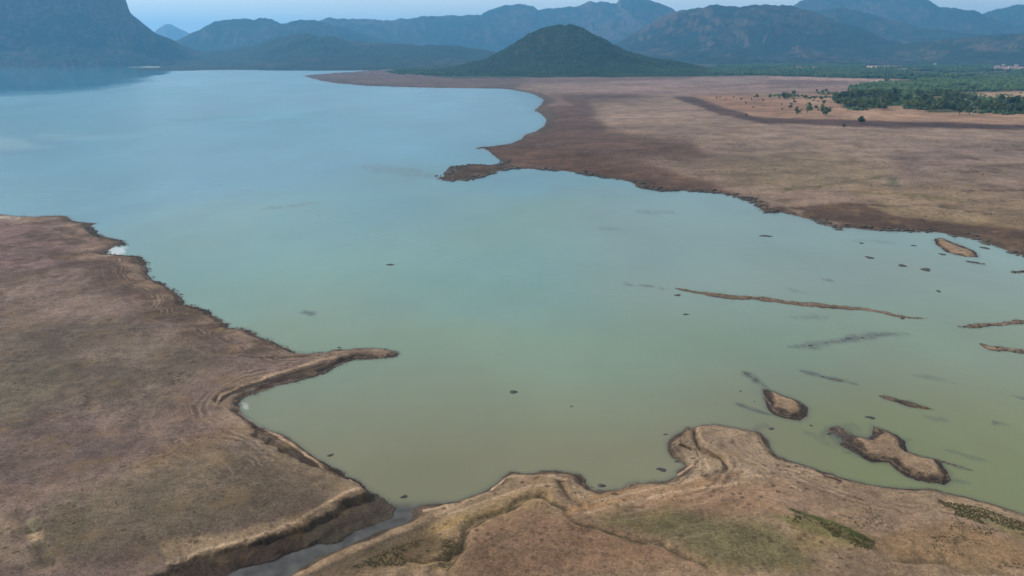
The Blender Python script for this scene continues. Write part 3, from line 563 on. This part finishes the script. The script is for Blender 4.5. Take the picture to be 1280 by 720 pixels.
# the cone-shaped wooded hill at the lakeside
hill, HV, hnr, hnc = mountain('hill', [(480, 93), (520, 89), (555, 85), (580, 81), (600, 76), (616, 69), (632, 60), (650, 49.5), (665, 41), (680, 34.5), (695, 31), (710, 30.5), (725, 33.5), (745, 43), (765, 54.5), (785, 64), (805, 70), (830, 75), (860, 80), (900, 88)],
 3150, 560, 600, mount_mat('wooded_hill', (.026, .042, .026), (.07, .058, .04), -.1), cols=1.2, rows=110, seed=14, gul=.30, gs=260, pw=1.25)

# ================================================================== TREES
def leafy(name, c1, c2):
    g = NT(name)
    t = g.attr('tone'); rnd = g.n('ObjectInfo').outputs['Random']
    c = g.mix(g.math('ADD', g.math('MULTIPLY', t, .5), g.math('ADD', g.math('MULTIPLY', rnd, .28), g.ramp(g.noise(.006, 4, .6), .4, .62, -.12, .3))), c1, c2)
    g.set(g.b.inputs['Base Color'], c); return g.m
leafM = leafy('tree_leaves', (.030, .046, .018), (.13, .15, .05))
forestM = leafy('forest_leaves', (.012, .028, .016), (.060, .086, .032))
beltM = leafy('belt_leaves', (.020, .042, .020), (.085, .125, .045))
tuftM = leafy('scrub_leaves', (.060, .058, .026), (.17, .155, .07))
dryM = leafy('dead_stems', (.075, .055, .040), (.17, .13, .09))
barkM = NT('tree_bark'); barkM.set(barkM.b.inputs['Base Color'], barkM.mix(barkM.noise(3, 4), (.06, .045, .03), (.14, .11, .08))); barkM = barkM.m
rng = np.random.default_rng(7)

def blob_proto(k):
    """a small uneven clump, 14 vertices"""
    r = np.random.default_rng(100+k)
    V = [(0, 0, 1)]
    for ring, (h, rad) in enumerate(((.62, .72), (.12, 1.0))):
        for i in range(6):
            a = (i+.5*ring)*math.pi/3+r.uniform(-.25, .25); q = rad*r.uniform(.72, 1.18)
            V.append((math.cos(a)*q, math.sin(a)*q, h+r.uniform(-.13, .13)))
    F = [(0, 1+i, 1+(i+1) % 6) for i in range(6)]
    for i in range(6):
        a, b, c_, d = 1+i, 1+(i+1) % 6, 7+i, 7+(i+1) % 6
        F += [(a, c_, b), (b, c_, d)]
    V.append((0, 0, -.25)); F += [(7+(i+1) % 6, 7+i, 13) for i in range(6)]
    return np.array(V), np.array(F)
PROT = [blob_proto(k) for k in range(6)]
def tuft_proto(k):
    r = np.random.default_rng(500+k); V = []; F = []
    for i in range(11):
        a = r.uniform(0, 6.28); q = r.uniform(0, .75); cx, cy = math.cos(a)*q, math.sin(a)*q; n = len(V)
        b = r.uniform(0, 6.28); w_ = r.uniform(.15, .4); l = r.uniform(.35, .8); h = r.uniform(.3, 1.1)*(1.1-q*.7)
        V += [(cx-math.cos(b)*w_, cy-math.sin(b)*w_, r.uniform(-.1, .25)), (cx+math.cos(b)*w_, cy+math.sin(b)*w_, r.uniform(-.1, .3)), (cx+math.sin(b)*l*.6, cy-math.cos(b)*l*.6, h)]
        F.append((n, n+1, n+2))
    return np.array(V), np.array(F)
TUFT = [tuft_proto(k) for k in range(8)]
def scatter_mesh(name, pts, rad, hgt, mat, label=None, cat=None, kind='stuff', parent=None, PROT=PROT):
    Vs, Fs, Ts = [], [], []; off = 0; k = rng.integers(0, len(PROT), len(pts)); rot = rng.uniform(0, 6.28, len(pts))
    for q in range(len(PROT)):
        m = k == q
        if not m.any(): continue
        V, F = PROT[q]; n = m.sum(); c, s = np.cos(rot[m])[:, None], np.sin(rot[m])[:, None]
        vx = (V[None, :, 0]*c-V[None, :, 1]*s)*rad[m][:, None]+pts[m, 0:1]
        vy = (V[None, :, 0]*s+V[None, :, 1]*c)*rad[m][:, None]+pts[m, 1:2]
        vz = V[None, :, 2]*hgt[m][:, None]+pts[m, 2:3]
        Vs.append(np.stack([vx, vy, vz], -1).reshape(-1, 3)); Fs.append((F[None]+off+np.arange(n)[:, None, None]*len(V)).reshape(-1, 3))
        Ts.append(np.repeat(rng.uniform(0, 1, n), len(V))); off += n*len(V)
    o = tri_obj(name, np.concatenate(Vs), np.concatenate(Fs), [mat], col_attr=np.concatenate(Ts), parent=parent)
    tag(o, label, cat, None, kind); return o
def in_px(poly, n, jitter=None):
    """n random ground points inside a traced outline (even per ground area)"""
    P = gpoly(poly); out = []
    x0, y0 = P.min(0); x1, y1 = P.max(0); tot = 0
    while tot < n:
        x = rng.uniform(x0, x1, n*3); y = rng.uniform(y0, y1, n*3); m = poly_sd(x, y, P) > 0
        out.append(np.c_[x, y][m]); tot += m.sum()
        if len(out) > 60: break
    return np.concatenate(out)[:n]

# wood on the cone-shaped hill
hv = HV.reshape(hnr, hnc, 3)
k = 15000; fi = rng.uniform(0, hnr*.80, k); fj = rng.uniform(0, hnc-1.01, k); i = fi.astype(int); j = fj.astype(int); u = (fi-i)[:, None]; v = (fj-j)[:, None]
pt = (hv[i, j]*(1-v)+hv[i, j+1]*v)*(1-u)+(hv[i+1, j]*(1-v)+hv[i+1, j+1]*v)*u
pt = pt[pt[:, 2] > 1]; rad = rng.uniform(1.8, 3.9, len(pt))
pt[:, 2] -= .5
scatter_mesh('hillside_wood', pt, rad, rad*rng.uniform(.9, 1.5, len(pt)), forestM, 'dense green wood covering the cone-shaped hill on the far shore', 'wood')
# flat wood belts on the plain
CLEARINGS = [[(1082, 80.5), (1126, 79.5), (1126, 86), (1082, 86.5)], [(1120, 87), (1150, 87), (1150, 89.5), (1120, 89.5)], [(1240, 81), (1300, 80), (1300, 90), (1240, 89)], [(1160, 80.5), (1206, 80.5), (1206, 83.5), (1160, 83.5)],
 [(960, 100.5), (1140, 102), (1140, 104.5), (960, 103)]]
def belt(name, poly, n, lo, hi, label, clear=.0, sc=120, seed=1):
    p = in_px(poly, n); q = fbm(p[:, 0]/sc, p[:, 1]/sc, 3, seed); p = p[(q > clear) & (lookup(p[:, 0], p[:, 1], Sg) > 12)]
    ok = np.ones(len(p), bool)
    for P in CLEARINGS: ok &= poly_sd(p[:, 0], p[:, 1], gpoly(P)) < 0
    p = p[ok]
    r = rng.uniform(lo, hi, len(p))
    return scatter_mesh(name, np.c_[p, lookup(p[:, 0], p[:, 1])-.3], r, r*rng.uniform(1.0, 1.7, len(p)), beltM, label, 'wood')
belt('lakeside_wood', [(482, 91.5), (500, 87), (560, 82), (700, 80), (860, 80), (900, 90), (880, 94.5), (760, 95.5), (640, 96.5), (560, 97), (500, 95)], 9000, 3, 6.5, 'low green wood belt along the foot of the cone-shaped hill', -.75, 140, 3)
belt('plain_wood', [(860, 90), (900, 84), (960, 80.5), (1400, 79), (1400, 101), (1140, 101.5), (1100, 100), (1040, 98.5), (960, 96.5), (870, 95.5)], 21000, 4, 8, 'broad dark wood on the plain below the right-hand mountains', -.28, 170, 5)
belt('orchard_wood', [(1062, 112), (1090, 106), (1180, 100), (1400, 98), (1400, 114), (1240, 117), (1200, 118), (1130, 121), (1070, 121)], 4200, 3, 6, 'even green tree belt behind the dry field with scattered trees', -.5, 90, 6)

belt('grove_undergrowth', [(1040, 128), (1070, 119), (1110, 117), (1140, 121), (1128, 134), (1108, 142), (1070, 142), (1046, 137)], 1500, 1.2, 3.4, 'low green brush filling the dense grove on the field', -.25, 60, 8)
belt('thicket', [(1124, 128), (1180, 120), (1210, 124), (1300, 130), (1340, 140), (1330, 148), (1230, 148), (1170, 145), (1128, 140)], 3000, 1.2, 3.6, 'low green brush under the long grove right of the field', -.12, 60, 9)
belt('field_brush', [(960, 122), (1040, 119), (1130, 117), (1230, 118), (1300, 120), (1300, 123), (1180, 123), (1040, 126), (970, 127)], 1300, 1.0, 2.8, 'thin line of brush behind the dry field', -.05, 40, 10)
def tree_mesh(seed, spread=1.0):
    r = np.random.default_rng(seed); V = []; F = []; T = []
    lobes = []
    for k in range(9):
        a = r.uniform(0, 6.28); q = r.uniform(.05, .72)*spread
        lobes.append((math.cos(a)*q, math.sin(a)*q, r.uniform(.38, .85), r.uniform(.24, .40)))
    for (lx, ly, lz, lr_) in lobes:
        tone = r.uniform(.1, .9)
        for _ in range(34):
            d = r.normal(size=3); d /= np.linalg.norm(d); d[2] = d[2]*.8+.1
            p = np.array((lx, ly, lz))+d*lr_*r.uniform(.7, 1.08)
            if p[2] < .16: continue
            a = r.normal(size=3); a -= a.dot(d)*d*.6; a /= np.linalg.norm(a); b = np.cross(d, a)+r.normal(size=3)*.25
            s = r.uniform(.07, .13); n = len(V)
            V += [p-a*s-b*s*.7, p+a*s-b*s*.5, p+a*s*.8+b*s*.8, p-a*s*.6+b*s]; F.append((n, n+1, n+2, n+3)); T += [np.clip(tone+r.uniform(-.2, .2), 0, 1)]*4
        # dark inner body so that the clump is not see-through
        PV, PF = PROT[r.integers(0, 6)]; n = len(V)
    return np.array(V), np.array(F), np.array(T), lobes
def make_tree(name, seed, spread, label, cat='tree'):
    root = bpy.data.objects.new(name, None); col.objects.link(root); tag(root, label, cat)
    V, F, T, lobes = tree_mesh(seed, spread)
    cr = tri_obj('crown', V, F, [leafM], parent=root, col_attr=T)
    # trunk with limbs, tapered six-sided tubes
    tv = []; tf = []
    def tube(p0, p1, r0, r1):
        p0 = np.array(p0); p1 = np.array(p1); ax = p1-p0; ax = ax/np.linalg.norm(ax)
        s = np.cross(ax, (1, .3, 0)); s /= np.linalg.norm(s); t = np.cross(ax, s); n = len(tv)
        for p, q in ((p0, r0), (p1, r1)):
            for i in range(6): tv.append(p+q*(math.cos(i*1.0472)*s+math.sin(i*1.0472)*t))
        for i in range(6): tf.append((n+i, n+(i+1) % 6, n+6+(i+1) % 6, n+6+i))
    tube((0, 0, -.1), (.03, 0, .3), .06, .045)
    for l in lobes[:6]: tube((.03, 0, .27), (l[0]*.8, l[1]*.8, l[2]), .032, .012)
    tri_obj('trunk', np.array(tv), np.array(tf), [barkM], parent=root)
    return root
VAR = [('round_tree', 201, 1.0), ('round_tree', 202, .8), ('broad_tree', 203, 1.25), ('bushy_tree', 204, .95), ('bushy_tree', 205, 1.1), ('round_tree', 206, .7)]
protos = [None]*len(VAR)
def put_tree(k, x, y, width, tall, label, group=None, cat='tree'):
    if protos[k] is None:
        o = make_tree(VAR[k][0], VAR[k][1], VAR[k][2], label, cat); protos[k] = o
    else:
        src = protos[k]; o = src.copy(); col.objects.link(o)
        for ch in list(src.children):
            c_ = ch.copy(); col.objects.link(c_); c_.parent = o
    o['label'] = label; o['category'] = cat
    if group: o['group'] = group
    elif 'group' in o: del o['group']
    o.location = (x, y, float(lookup(x, y))-.15); o.scale = (width, width, tall); o.rotation_euler.z = rng.uniform(0, 6.28)
    return o
def spot(px_, py_):
    x, y = ground(px_, py_, 3.0); return float(x), float(y)
# isolated trees on the dry field (px of the foot, width in px, what singles it out)
SOLO = [(946, 124, 6, 'small dark tree at the left tip of the row above the dry field'), (962, 124.5, 6, 'small tree next to the tree at the left tip of the row'),
 (981, 126, 13, 'widest dark tree of the row at the left end of the dry field'), (992, 121, 7, 'small tree just right of the widest tree in the row'),
 (1006, 125, 6, 'small dark tree midway along the row above the dry field'), (1018, 126, 5, 'slim tree left of the twin trees above the dry field'),
 (1026, 126.5, 6, 'right-hand one of the slim pair of trees above the dry field'), (1044, 124, 9, 'dark tree at the left corner of the dense grove'),
 (988, 137, 5, 'lone little bush in the middle of the orange dry field'), (995, 139, 5, 'lone bush just below the little bush in the orange field'),
 (1012, 135, 6, 'small round tree standing alone on bare orange ground'), (1030, 133, 7, 'small tree on bare ground left of the dense grove'),
 (996, 145, 10, 'low dark bush at the lower left edge of the dry field'), (1009, 143, 14, 'broad dark tree low on the dry field beside the low bush'),
 (1032, 146, 16, 'largest lone tree at the bottom of the orange dry field'), (1028, 140, 10, 'round tree right behind the largest lone tree of the field'),
 (1020, 139, 6, 'small bush up and left of the largest lone tree'), (933, 148, 4, 'tiny dark bush at the left end of the dark mud bank'),
 (1076, 157, 14, 'flat dark bush standing on the dark mud bank below the field'), (1055, 162, 8, 'small flat bush on the lower side of the dark mud bank'),
 (1108, 104, 7, 'lone tree beside the pale track on the plain')]
for q, (a, b, wd, lab) in enumerate(SOLO):
    x, y = spot(a, b); s = wd/FPX*math.hypot(y, CAM_H)*.5
    put_tree(q % 6, x, y, s, max(s*1.25, 4.2) if wd > 7 else max(s*1.5, 3), lab, None, 'bush' if 'bush' in lab else 'tree')
def grove(poly, n, lo, hi, label, group, mind=7):
    P = in_px(poly, n*8); got = []
    for p in P:
        if all((p[0]-q[0])**2+(p[1]-q[1])**2 > mind*mind for q in got): got.append(p)
        if len(got) >= n: break
    D = np.array([math.hypot(*p) for p in got]); B = np.array([math.atan2(*p) for p in got]); dm = np.quantile(D, .45); b1_, b2_ = np.quantile(B, [.33, .67])
    base_label = label
    for q, p in enumerate(got):
        label = base_label+(', at its front' if D[q] < dm else ', at its back')+(' left' if B[q] < b1_ else ' right' if B[q] > b2_ else ' middle')
        s = rng.uniform(lo, hi); put_tree(int(rng.integers(0, 6)), p[0], p[1], s, s*rng.uniform(1.1, 1.5), label, group)
grove([(885, 124), (930, 121), (1040, 122), (1044, 140), (1000, 147), (940, 144), (900, 130)], 34, 1.3, 3.2, 'small dark bush on the left part of the dry field', 'small bushes on the left part of the dry field', 12)
grove([(1045, 130), (1070, 121), (1100, 120), (1125, 124), (1118, 134), (1105, 143), (1070, 142), (1050, 138)], 78, 6, 11, 'green tree of the dense grove on the dry field', 'trees of the dense grove on the field')
grove([(1128, 128), (1180, 122), (1200, 126), (1220, 134), (1240, 140), (1262, 146), (1230, 149), (1190, 148), (1170, 146), (1130, 141)], 74, 6, 11.5, 'dark tree of the long grove right of the field', 'trees of the long grove at the right')
grove([(1230, 134), (1300, 131), (1340, 140), (1330, 149), (1262, 148)], 50, 5.5, 11, 'dark tree at the right end of the dry field', 'trees at the right end of the field')
grove([(985, 118), (1120, 116), (1180, 119), (1120, 123), (1000, 122)], 34, 3.2, 6.0, 'dark tree of the hedge row behind the field', 'trees of the hedge row behind the field')
grove([(1130, 104), (1230, 112), (1230, 120), (1150, 120), (1090, 118)], 20, 4, 7, 'taller tree of the green belt', 'taller trees in the green belt')

# ================================================================== STONES AND MOUNDS IN THE WATER
rockM = NT('wet_stone'); rockM.set(rockM.b.inputs['Base Color'], rockM.mix(rockM.ramp(rockM.noise(2.5, 5, .7), .4, .65), (.035, .036, .034), (.10, .09, .078))); rockM.b.inputs['Roughness'].default_value = .7; rockM.bump(rockM.noise(4, 5, .7), .7, .3); rockM = rockM.m
def rock(name, px_, py_, wpx_, hpx_, label, seed):
    x, y = ground(px_, py_); sl_ = math.hypot(math.hypot(x, y), CAM_H); hw = wpx_/FPX*sl_*.5; hd = hpx_*row_depth(math.hypot(x, y))*.42
    r = np.random.default_rng(seed); n, m = 14, 5; V = []; F = []
    for i in range(m):
        for j in range(n):
            a = j/n*6.2832; q = 1.15-(i/(m-1))**1.6*.95
            b = 1+.22*math.sin(2*a+seed)+.14*math.sin(3*a+seed*2.1)+r.uniform(-.1, .1)
            V.append((math.cos(a)*hw*q*b, math.sin(a)*hd*q*b, -.25+i/(m-1)*(.25+.22*min(hw, 2))+r.uniform(-.04, .04)))
    for i in range(m-1):
        for j in range(n): F.append((i*n+j, i*n+(j+1) % n, (i+1)*n+(j+1) % n, (i+1)*n+j))
    V.append((0, 0, .02+.22*min(hw, 2))); tip = len(V)-1
    F += [((m-1)*n+j, (m-1)*n+(j+1) % n, tip, tip) for j in range(n)]
    me = bpy.data.meshes.new(name); me.from_pydata(V, [], [f if f[2] != f[3] else f[:3] for f in F]); me.materials.append(rockM)
    for p in me.polygons: p.use_smooth = True
    o = bpy.data.objects.new(name, me); col.objects.link(o); o.location = (float(x), float(y), 0); tag(o, label, 'rock'); return o
ROCKS = [(642, 490, 14, 4.5, 'flat grey stone alone in the middle of the green water'), (714, 508, 6, 2, 'tiny stone breaking the water right of the flat grey stone'),
 (847, 369, 9, 3, 'black stone just under the long thin mud bar'), (857, 393, 8, 2, 'faint dark stone below the black stone at the mud bar'),
 (957, 295, 14, 3, 'dark reddish stone standing off the far right shore'), (827, 587, 13, 6, 'round dark stone beside the loop of the near shore'),
 (752, 607, 14, 5, 'dark oval stone close to the sandy near shore'), (505, 621, 12, 5, 'oval dark stone off the creek mouth'),
 (413, 569, 9, 5, 'wet stone touching the left shore above the creek mouth'), (832, 543, 7, 2.5, 'small stone left of the headland loop on the near shore'),
 (846, 577, 7, 4, 'dark stone at the waterline inside the headland loop'), (1088, 522, 11, 4, 'dark stone above the left end of the double islet'),
 (1087, 322, 10, 3, 'dark stone furthest left of the three near the small brown islet'), (1128, 332, 11, 3, 'flat stone in the middle of the three near the brown islet'),
 (1157, 337, 12, 4, 'pointed stone right of the flat stone near the brown islet'), (1077, 304, 6, 2, 'tiny stone off the dark muddy shore'),
 (1142, 307, 6, 2, 'tiny stone left of the small brown islet'), (1231, 310, 8, 3, 'small stone in the blue channel behind the brown islet'),
 (1178, 318, 8, 2, 'small dark stone under the left side of the brown islet'), (1048, 287, 12, 2.5, 'pale flat stone at the edge of the dark muddy shore'),
 (1173, 364, 6, 3, 'single dark stone in open water above the right-hand mud bar'), (1128, 398, 6, 3, 'dark stone stuck at the right end of the long mud bar'),
 (488, 331, 10, 2, 'faint dark stone alone in the blue open water'), (424, 434.5, 6, 2.5, 'small stone behind the narrow left spit'),
 (926, 489, 4, 3, 'small stone left of the sandy round islet'), (943, 502, 4, 2, 'tiny stone touching the left side of the sandy round islet'),
 (1014, 532, 6, 3, 'little stone just off the lower right of the round islet'), (964, 536, 8, 4, 'dark stone between the headland and the round islet'),
 (1269, 439, 9, 5, 'dark stone on the mud bar at the right frame edge'), (740, 609, 5, 2.5, 'small stone left of the dark oval stone at the sandy shore')]
for q, (a, b, c_, d_, lab) in enumerate(ROCKS): rock('rock', a, b, c_, d_, lab, 300+q)

# ================================================================== SCRUB, TUFTS AND CLODS ON THE NEAR LAND
def tufts(name, poly, n, lo, hi, mat, label, clump=.1, sc=8, seed=1, flat=.7):
    p = in_px(poly, n); q = fbm(p[:, 0]/sc, p[:, 1]/sc, 3, seed); p = p[(q > clump) & (lookup(p[:, 0], p[:, 1], Sg) > 1.2)]
    r = rng.uniform(0, 1, len(p))**2.2*(hi-lo)+lo
    return scatter_mesh(name, np.c_[p, lookup(p[:, 0], p[:, 1])-.03], r*1.15, r*flat*1.3, mat, label, 'vegetation', PROT=TUFT)
tufts('dead_scrub', [(-60, 300), (120, 300), (180, 330), (250, 400), (330, 430), (300, 470), (260, 520), (430, 606), (380, 640), (200, 700), (0, 724), (-200, 700), (-300, 400)], 26000, .06, .34, dryM, 'dead brown tufts dotted over the left shore land', .12, 16, 3, .5)
tufts('creek_scrub', [(440, 716), (470, 700), (520, 682), (560, 678), (572, 690), (560, 706), (520, 716), (480, 722)], 2200, .07, .26, tuftM, 'patch of low scrub between the creek and the gully', -.1, 4, 5, .9)
tufts('green_scrub', [(975, 654), (1010, 656), (1060, 672), (1092, 686), (1088, 700), (1050, 690), (1000, 672)], 2600, .07, .28, tuftM, 'line of green scrub along the foreground gully', -.05, 3, 6, .9)
tufts('bank_scrub', [(1170, 630), (1230, 642), (1290, 664), (1290, 676), (1220, 662), (1176, 644)], 2600, .07, .3, tuftM, 'green scrub along the near right bank', .0, 4, 7, .9)
tufts('slope_scrub', [(1080, 640), (1290, 680), (1290, 724), (1180, 706), (1060, 670)], 3500, .06, .25, tuftM, 'scattered green tufts on the slope at lower right', .12, 5, 8, .8)
tufts('meadow_tufts', [(745, 664), (850, 652), (960, 664), (1000, 690), (1010, 724), (890, 724), (830, 692)], 4500, .05, .2, tuftM, 'olive tufts on the grassy patch in the foreground', .0, 5, 9, .7)
tufts('field_tufts', [(590, 670), (650, 640), (720, 660), (880, 724), (560, 740)], 3000, .05, .2, dryM, 'small dead tufts on the red-brown field', .0, 5, 10, .6)
tufts('plain_scrub', [(700, 150), (860, 175), (1290, 180), (1290, 290), (1000, 258), (850, 232), (700, 208)], 9000, .25, 1.1, dryM, 'low dark scrub on the far right mud plain', .22, 40, 11, .4)
tufts('beach_scrub', [(640, 600), (720, 596), (850, 600), (960, 560), (1290, 660), (1290, 700), (900, 640), (640, 640)], 2600, .07, .35, dryM, 'dark tufts and clods on the near sandy shore', .15, 6, 12, .5)

# ragged debris and clods stranded along the waterline
clodM = leafy('wet_clods', (.040, .034, .030), (.105, .088, .074))
def debris(name, line, n, lo, hi, off, label, seed):
    G = gpoly(line); L = np.hypot(*(G[1:]-G[:-1]).T); i = rng.choice(len(L), n, p=L/L.sum()); t = rng.uniform(0, 1, n)[:, None]
    p = G[i]*(1-t)+G[i+1]*t+rng.normal(0, off, (n, 2)); sc = np.clip(np.hypot(p[:, 0], p[:, 1])/260, .7, 4); p += rng.normal(0, off, (n, 2))*sc[:, None]*.6
    z = lookup(p[:, 0], p[:, 1]); q = fbm(p[:, 0]/9, p[:, 1]/9, 3, seed); m = (z > -.35) & (z < 1.0) & (q > -.1); p, z, sc = p[m], z[m], sc[m]
    if len(p) < 4: return None
    r = (rng.uniform(0, 1, len(p))**2*(hi-lo)+lo)*sc
    return scatter_mesh(name, np.c_[p, np.maximum(z, -.12)], r, r*.5, clodM, label, 'debris')
debris('shore_debris', LEFT_SHORE[8:], 5200, .12, .5, 1.1, 'dark clods and debris stranded along the left waterline', 201)
debris('beach_debris', NEAR_SHORE[:46], 2600, .06, .28, .8, 'small dark debris along the near waterline', 202)
debris('mud_debris', FAR_SHORE[1:44], 2600, .3, 1.0, 2.2, 'dark clods along the far muddy waterline', 203)
debris('creek_debris', CREEK[:9]+[(290, 716)], 1500, .06, .3, .9, 'stones and clods along the creek bank', 204)
for k_ in range(3):
    debris('islet_debris', [(925, 470), (950, 486), (985, 497), (1011, 514), (985, 525), (955, 505)] if k_ == 0 else [(1035, 535), (1055, 545), (1075, 560), (1090, 576), (1140, 599), (1184, 606), (1186, 590), (1136, 564), (1092, 540)] if k_ == 1 else [(1040, 533), (1060, 552), (1080, 545), (1066, 566), (1090, 570)],
           1300, .09, .38, 1.2, ('dark clods round the sandy round islet', 'dark clods round the double islet', 'dark clods on the mud flat left of the double islet')[k_], 205+k_)

for P, hw, crest in BARS:
    if crest > -.05 and hw > 1.5: debris('bar_debris', P, 160 if hw < 5 else 450, .10, .38, .5+hw*.25, 'dark clods scattered along a low mud bar in the water', 230)

# ================================================================== HOUSES FAR ACROSS THE PLAIN
wallM = NT('house_wall'); wallM.set(wallM.b.inputs['Base Color'], wallM.mix(wallM.noise(.4, 3), (.36, .30, .27), (.52, .46, .42))); wallM = wallM.m
roofM = NT('house_roof'); roofM.set(roofM.b.inputs['Base Color'], roofM.mix(roofM.noise(.8, 4), (.30, .15, .11), (.42, .24, .18))); roofM = roofM.m
def house(px_, py_, L, Dp, Hh, rz, label, zg=None):
    x, y = ground(px_, py_); x, y = float(x), float(y); z = float(lookup(x, y)) if zg is None else zg
    root = bpy.data.objects.new('house', None); col.objects.link(root); root.location = (x, y, z); root.rotation_euler.z = rz; tag(root, label, 'house', 'houses scattered across the plain')
    a, b = L/2, Dp/2
    V = [(-a, -b, -1), (a, -b, -1), (a, b, -1), (-a, b, -1), (-a, -b, Hh), (a, -b, Hh), (a, b, Hh), (-a, b, Hh), (-a, 0, Hh+b*.5), (a, 0, Hh+b*.5)]
    me = bpy.data.meshes.new('wall'); me.from_pydata(V, [], [(0, 1, 5, 4), (1, 2, 6, 9, 5), (2, 3, 7, 6), (3, 0, 4, 8, 7)]); me.materials.append(wallM)
    o = bpy.data.objects.new('wall', me); col.objects.link(o); o.parent = root
    e = .5; rh = Hh+b*.5; lo = Hh-e*.5
    V = [(-a-e, -b-e, lo), (a+e, -b-e, lo), (a+e, 0, rh+.05), (-a-e, 0, rh+.05), (-a-e, b+e, lo), (a+e, b+e, lo), (-a-e, -b-e, lo+.3), (a+e, -b-e, lo+.3), (a+e, 0, rh+.35), (-a-e, 0, rh+.35), (-a-e, b+e, lo+.3), (a+e, b+e, lo+.3)]
    me = bpy.data.meshes.new('roof'); me.from_pydata(V, [], [(0, 3, 2, 1), (3, 4, 5, 2), (6, 7, 8, 9), (9, 8, 11, 10), (0, 1, 7, 6), (4, 10, 11, 5), (0, 6, 9, 3), (3, 9, 10, 4), (1, 2, 8, 7), (2, 5, 11, 8)]); me.materials.append(roofM)
    o = bpy.data.objects.new('roof', me); col.objects.link(o); o.parent = root
house(1111, 103, 12, 8, 4, .2, 'small pale house at the end of the pale track on the plain')
house(1046, 120, 7, 6, 4, .1, 'tiny white hut behind the dry field')
house(998, 87.5, 20, 9, 8, .1, 'long pale building left in the wood below the mountains')
house(1017, 87.5, 22, 9, 8, -.1, 'second long pale building in the wood below the mountains')
for q, (a, b, lab) in enumerate([(1168, 83, 'leftmost pale house of the group high on the wooded plain'), (1176, 82, 'pale house second from the left in the distant group'),
 (1196, 82, 'pale house alone between the two distant groups'), (1246, 86, 'left pale house of the village at the right frame edge'), (1254, 84, 'pale house in the upper row of the village at the right edge'),
 (1262, 87, 'pale house in the lower row of the village at the right edge'), (1270, 84.5, 'rightmost pale house in the upper row of the village'), (1276, 88.5, 'rightmost pale house in the lower row of the village')]):
    house(a, b, 17, 11, 9, (q*37 % 10)/10-.5, lab)

# ------------------------------------------------------------------ haze: the air between here and the mountains
hm = bpy.data.materials.new('haze_air'); hm.use_nodes = True; t = hm.node_tree; t.nodes.remove(t.nodes['Principled BSDF'])
pv = t.nodes.new('ShaderNodeVolumePrincipled'); pv.inputs['Color'].default_value = (.21, .60, 1.0, 1); pv.inputs['Density'].default_value = 7.6e-5; pv.inputs['Anisotropy'].default_value = .35
t.links.new(pv.outputs[0], t.nodes['Material Output'].inputs['Volume'])
a, b0, b1 = 28000, -8, 960
V = [(x, y, z) for z in (b0, b1) for x, y in ((-a, -a), (a, -a), (a, a), (-a, a))]+[(0, -7000, b1)]
me = bpy.data.meshes.new('haze'); me.from_pydata(V, [], [(3, 2, 1, 0), (4, 5, 8), (5, 6, 8), (6, 7, 8), (7, 4, 8), (0, 1, 5, 4), (1, 2, 6, 5), (2, 3, 7, 6), (3, 0, 4, 7)]); me.materials.append(hm)
hz = bpy.data.objects.new('haze', me); col.objects.link(hz); hz['kind'] = 'stuff'
C.cycles.volume_bounces = 1
